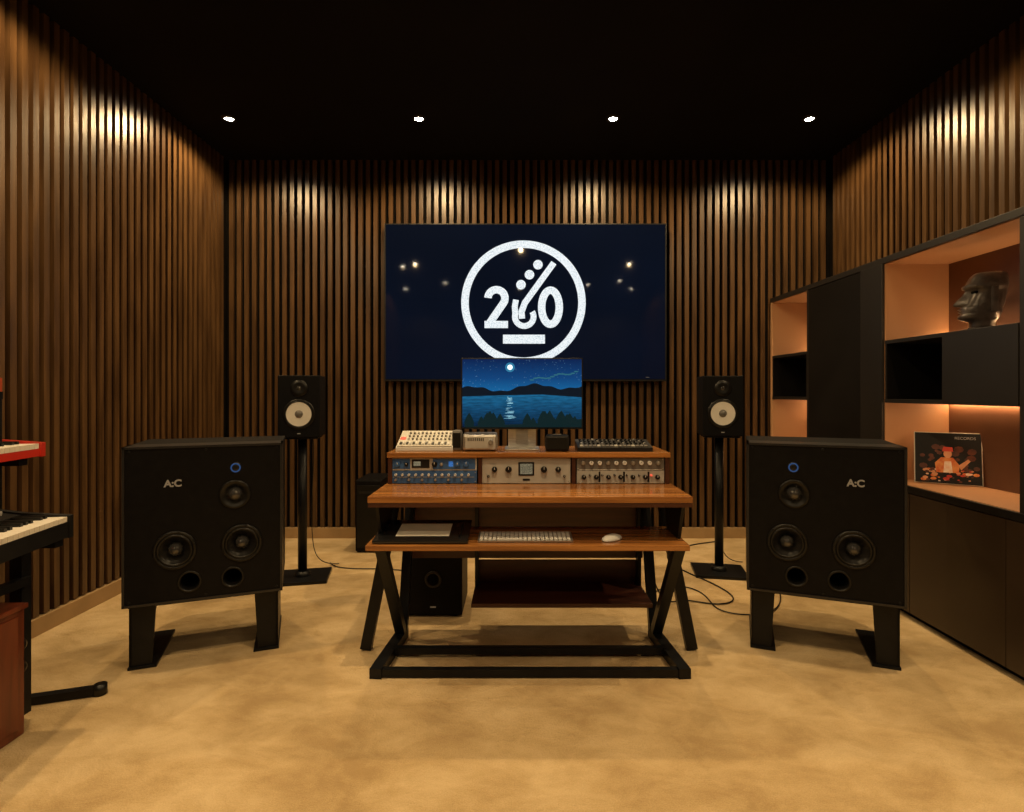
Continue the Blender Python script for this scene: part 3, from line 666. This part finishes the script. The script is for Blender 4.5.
synth('stage_piano', (-1.645,2.07,0.665), RZ, 1.15, 0.36, 0.075, M_black, M_black, 46)
synth('synthesizer_keyboard', (-1.765,2.09,0.960), RZ, 1.0, 0.32, 0.045, M_red, M_red, 40)
synth('synthesizer_keyboard', (-1.945,2.11,1.20), RZ, 0.7, 0.24, 0.045, M_orange, M_orange, 25)
ks = empty('keyboard_stand', (0,0,0))
for i,y in enumerate((2.03,1.20)):
    x = -1.80 + (0 if i==0 else 0.06)
    boxes('post_%d'%i, [((x-0.022,y-0.02,0.03),(x+0.022,y+0.02,0.64))], M_steel, ks)
    boxes('upper_post_%d'%i, [((x-0.122,y-0.02,0.64),(x-0.085,y+0.02,1.17))], M_steel, ks)
    box('arm_low_%d'%i, (x-0.22,y-0.018,0.635),(x+0.14,y+0.018,0.663), M_steel, ks)
    box('arm_mid_%d'%i, (x-0.26,y-0.018,0.930),(x+0.01,y+0.018,0.958), M_steel, ks)
    box('arm_top_%d'%i, (x-0.30,y-0.018,1.17),(x-0.08,y+0.018,1.198), M_steel, ks)
    beam('foot_%d'%i, (x-0.26,y+0.05,0.018),(x+0.16,y+0.19 if i==0 else y,0.018), 0.03,0.035, M_steel, ks)
    lathe('clamp_%d'%i, [(0,0.03),(0.022,0.03),(0.028,0.015),(0.022,0),(0,0)], (x+0.03,y-0.03,0.30), M_rubber, ks)
    lathe('clampb_%d'%i, [(0,0.03),(0.022,0.03),(0.028,0.015),(0.022,0),(0,0)], (x+0.03,y-0.03,0.22), M_rubber, ks)
    lathe('foot_cap_%d'%i, [(0,0.0),(0.024,0.0),(0.024,0.040),(0,0.040)], (x+0.15,y+0.187 if i==0 else y,0.0), M_rubber, ks, (0,0,0), seg=16)
box('lower_cross_bar', (-1.79,1.20,0.50),(-1.76,2.03,0.53), M_steel, ks)
wc = empty('wooden_stool_box', (0,0,0))
box('carcass', (-1.90,1.53,0.0),(-1.728,1.965,0.440), M_mahog, wc, 0.004)
box('side_panel', (-1.728,1.56,0.03),(-1.723,1.935,0.42), M_mahog, wc, 0.001)
box('lid', (-1.902,1.525,0.440),(-1.718,1.97,0.457), M_mahog, wc, 0.003)

# ---------------------------------------------------------------- world + camera
w = bpy.data.worlds.new('World'); scn.world = w; w.use_nodes = True
w.node_tree.nodes['Background'].inputs[0].default_value = (0.02,0.016,0.012,1); w.node_tree.nodes['Background'].inputs[1].default_value = 0.2
cam = bpy.data.cameras.new('camera'); co = bpy.data.objects.new('camera', cam); COL.objects.link(co)
co.location = (0,0,1.2); co.rotation_euler = (radians(90),0,0)
cam.sensor_width = 36; cam.lens = 560/1024*36; cam.shift_x = -5/1024; cam.shift_y = -15/1024; cam.clip_start = 0.05
scn.camera = co
try:
    scn.view_settings.view_transform = 'Standard'; scn.view_settings.look = 'None'
except Exception as e: print(e)
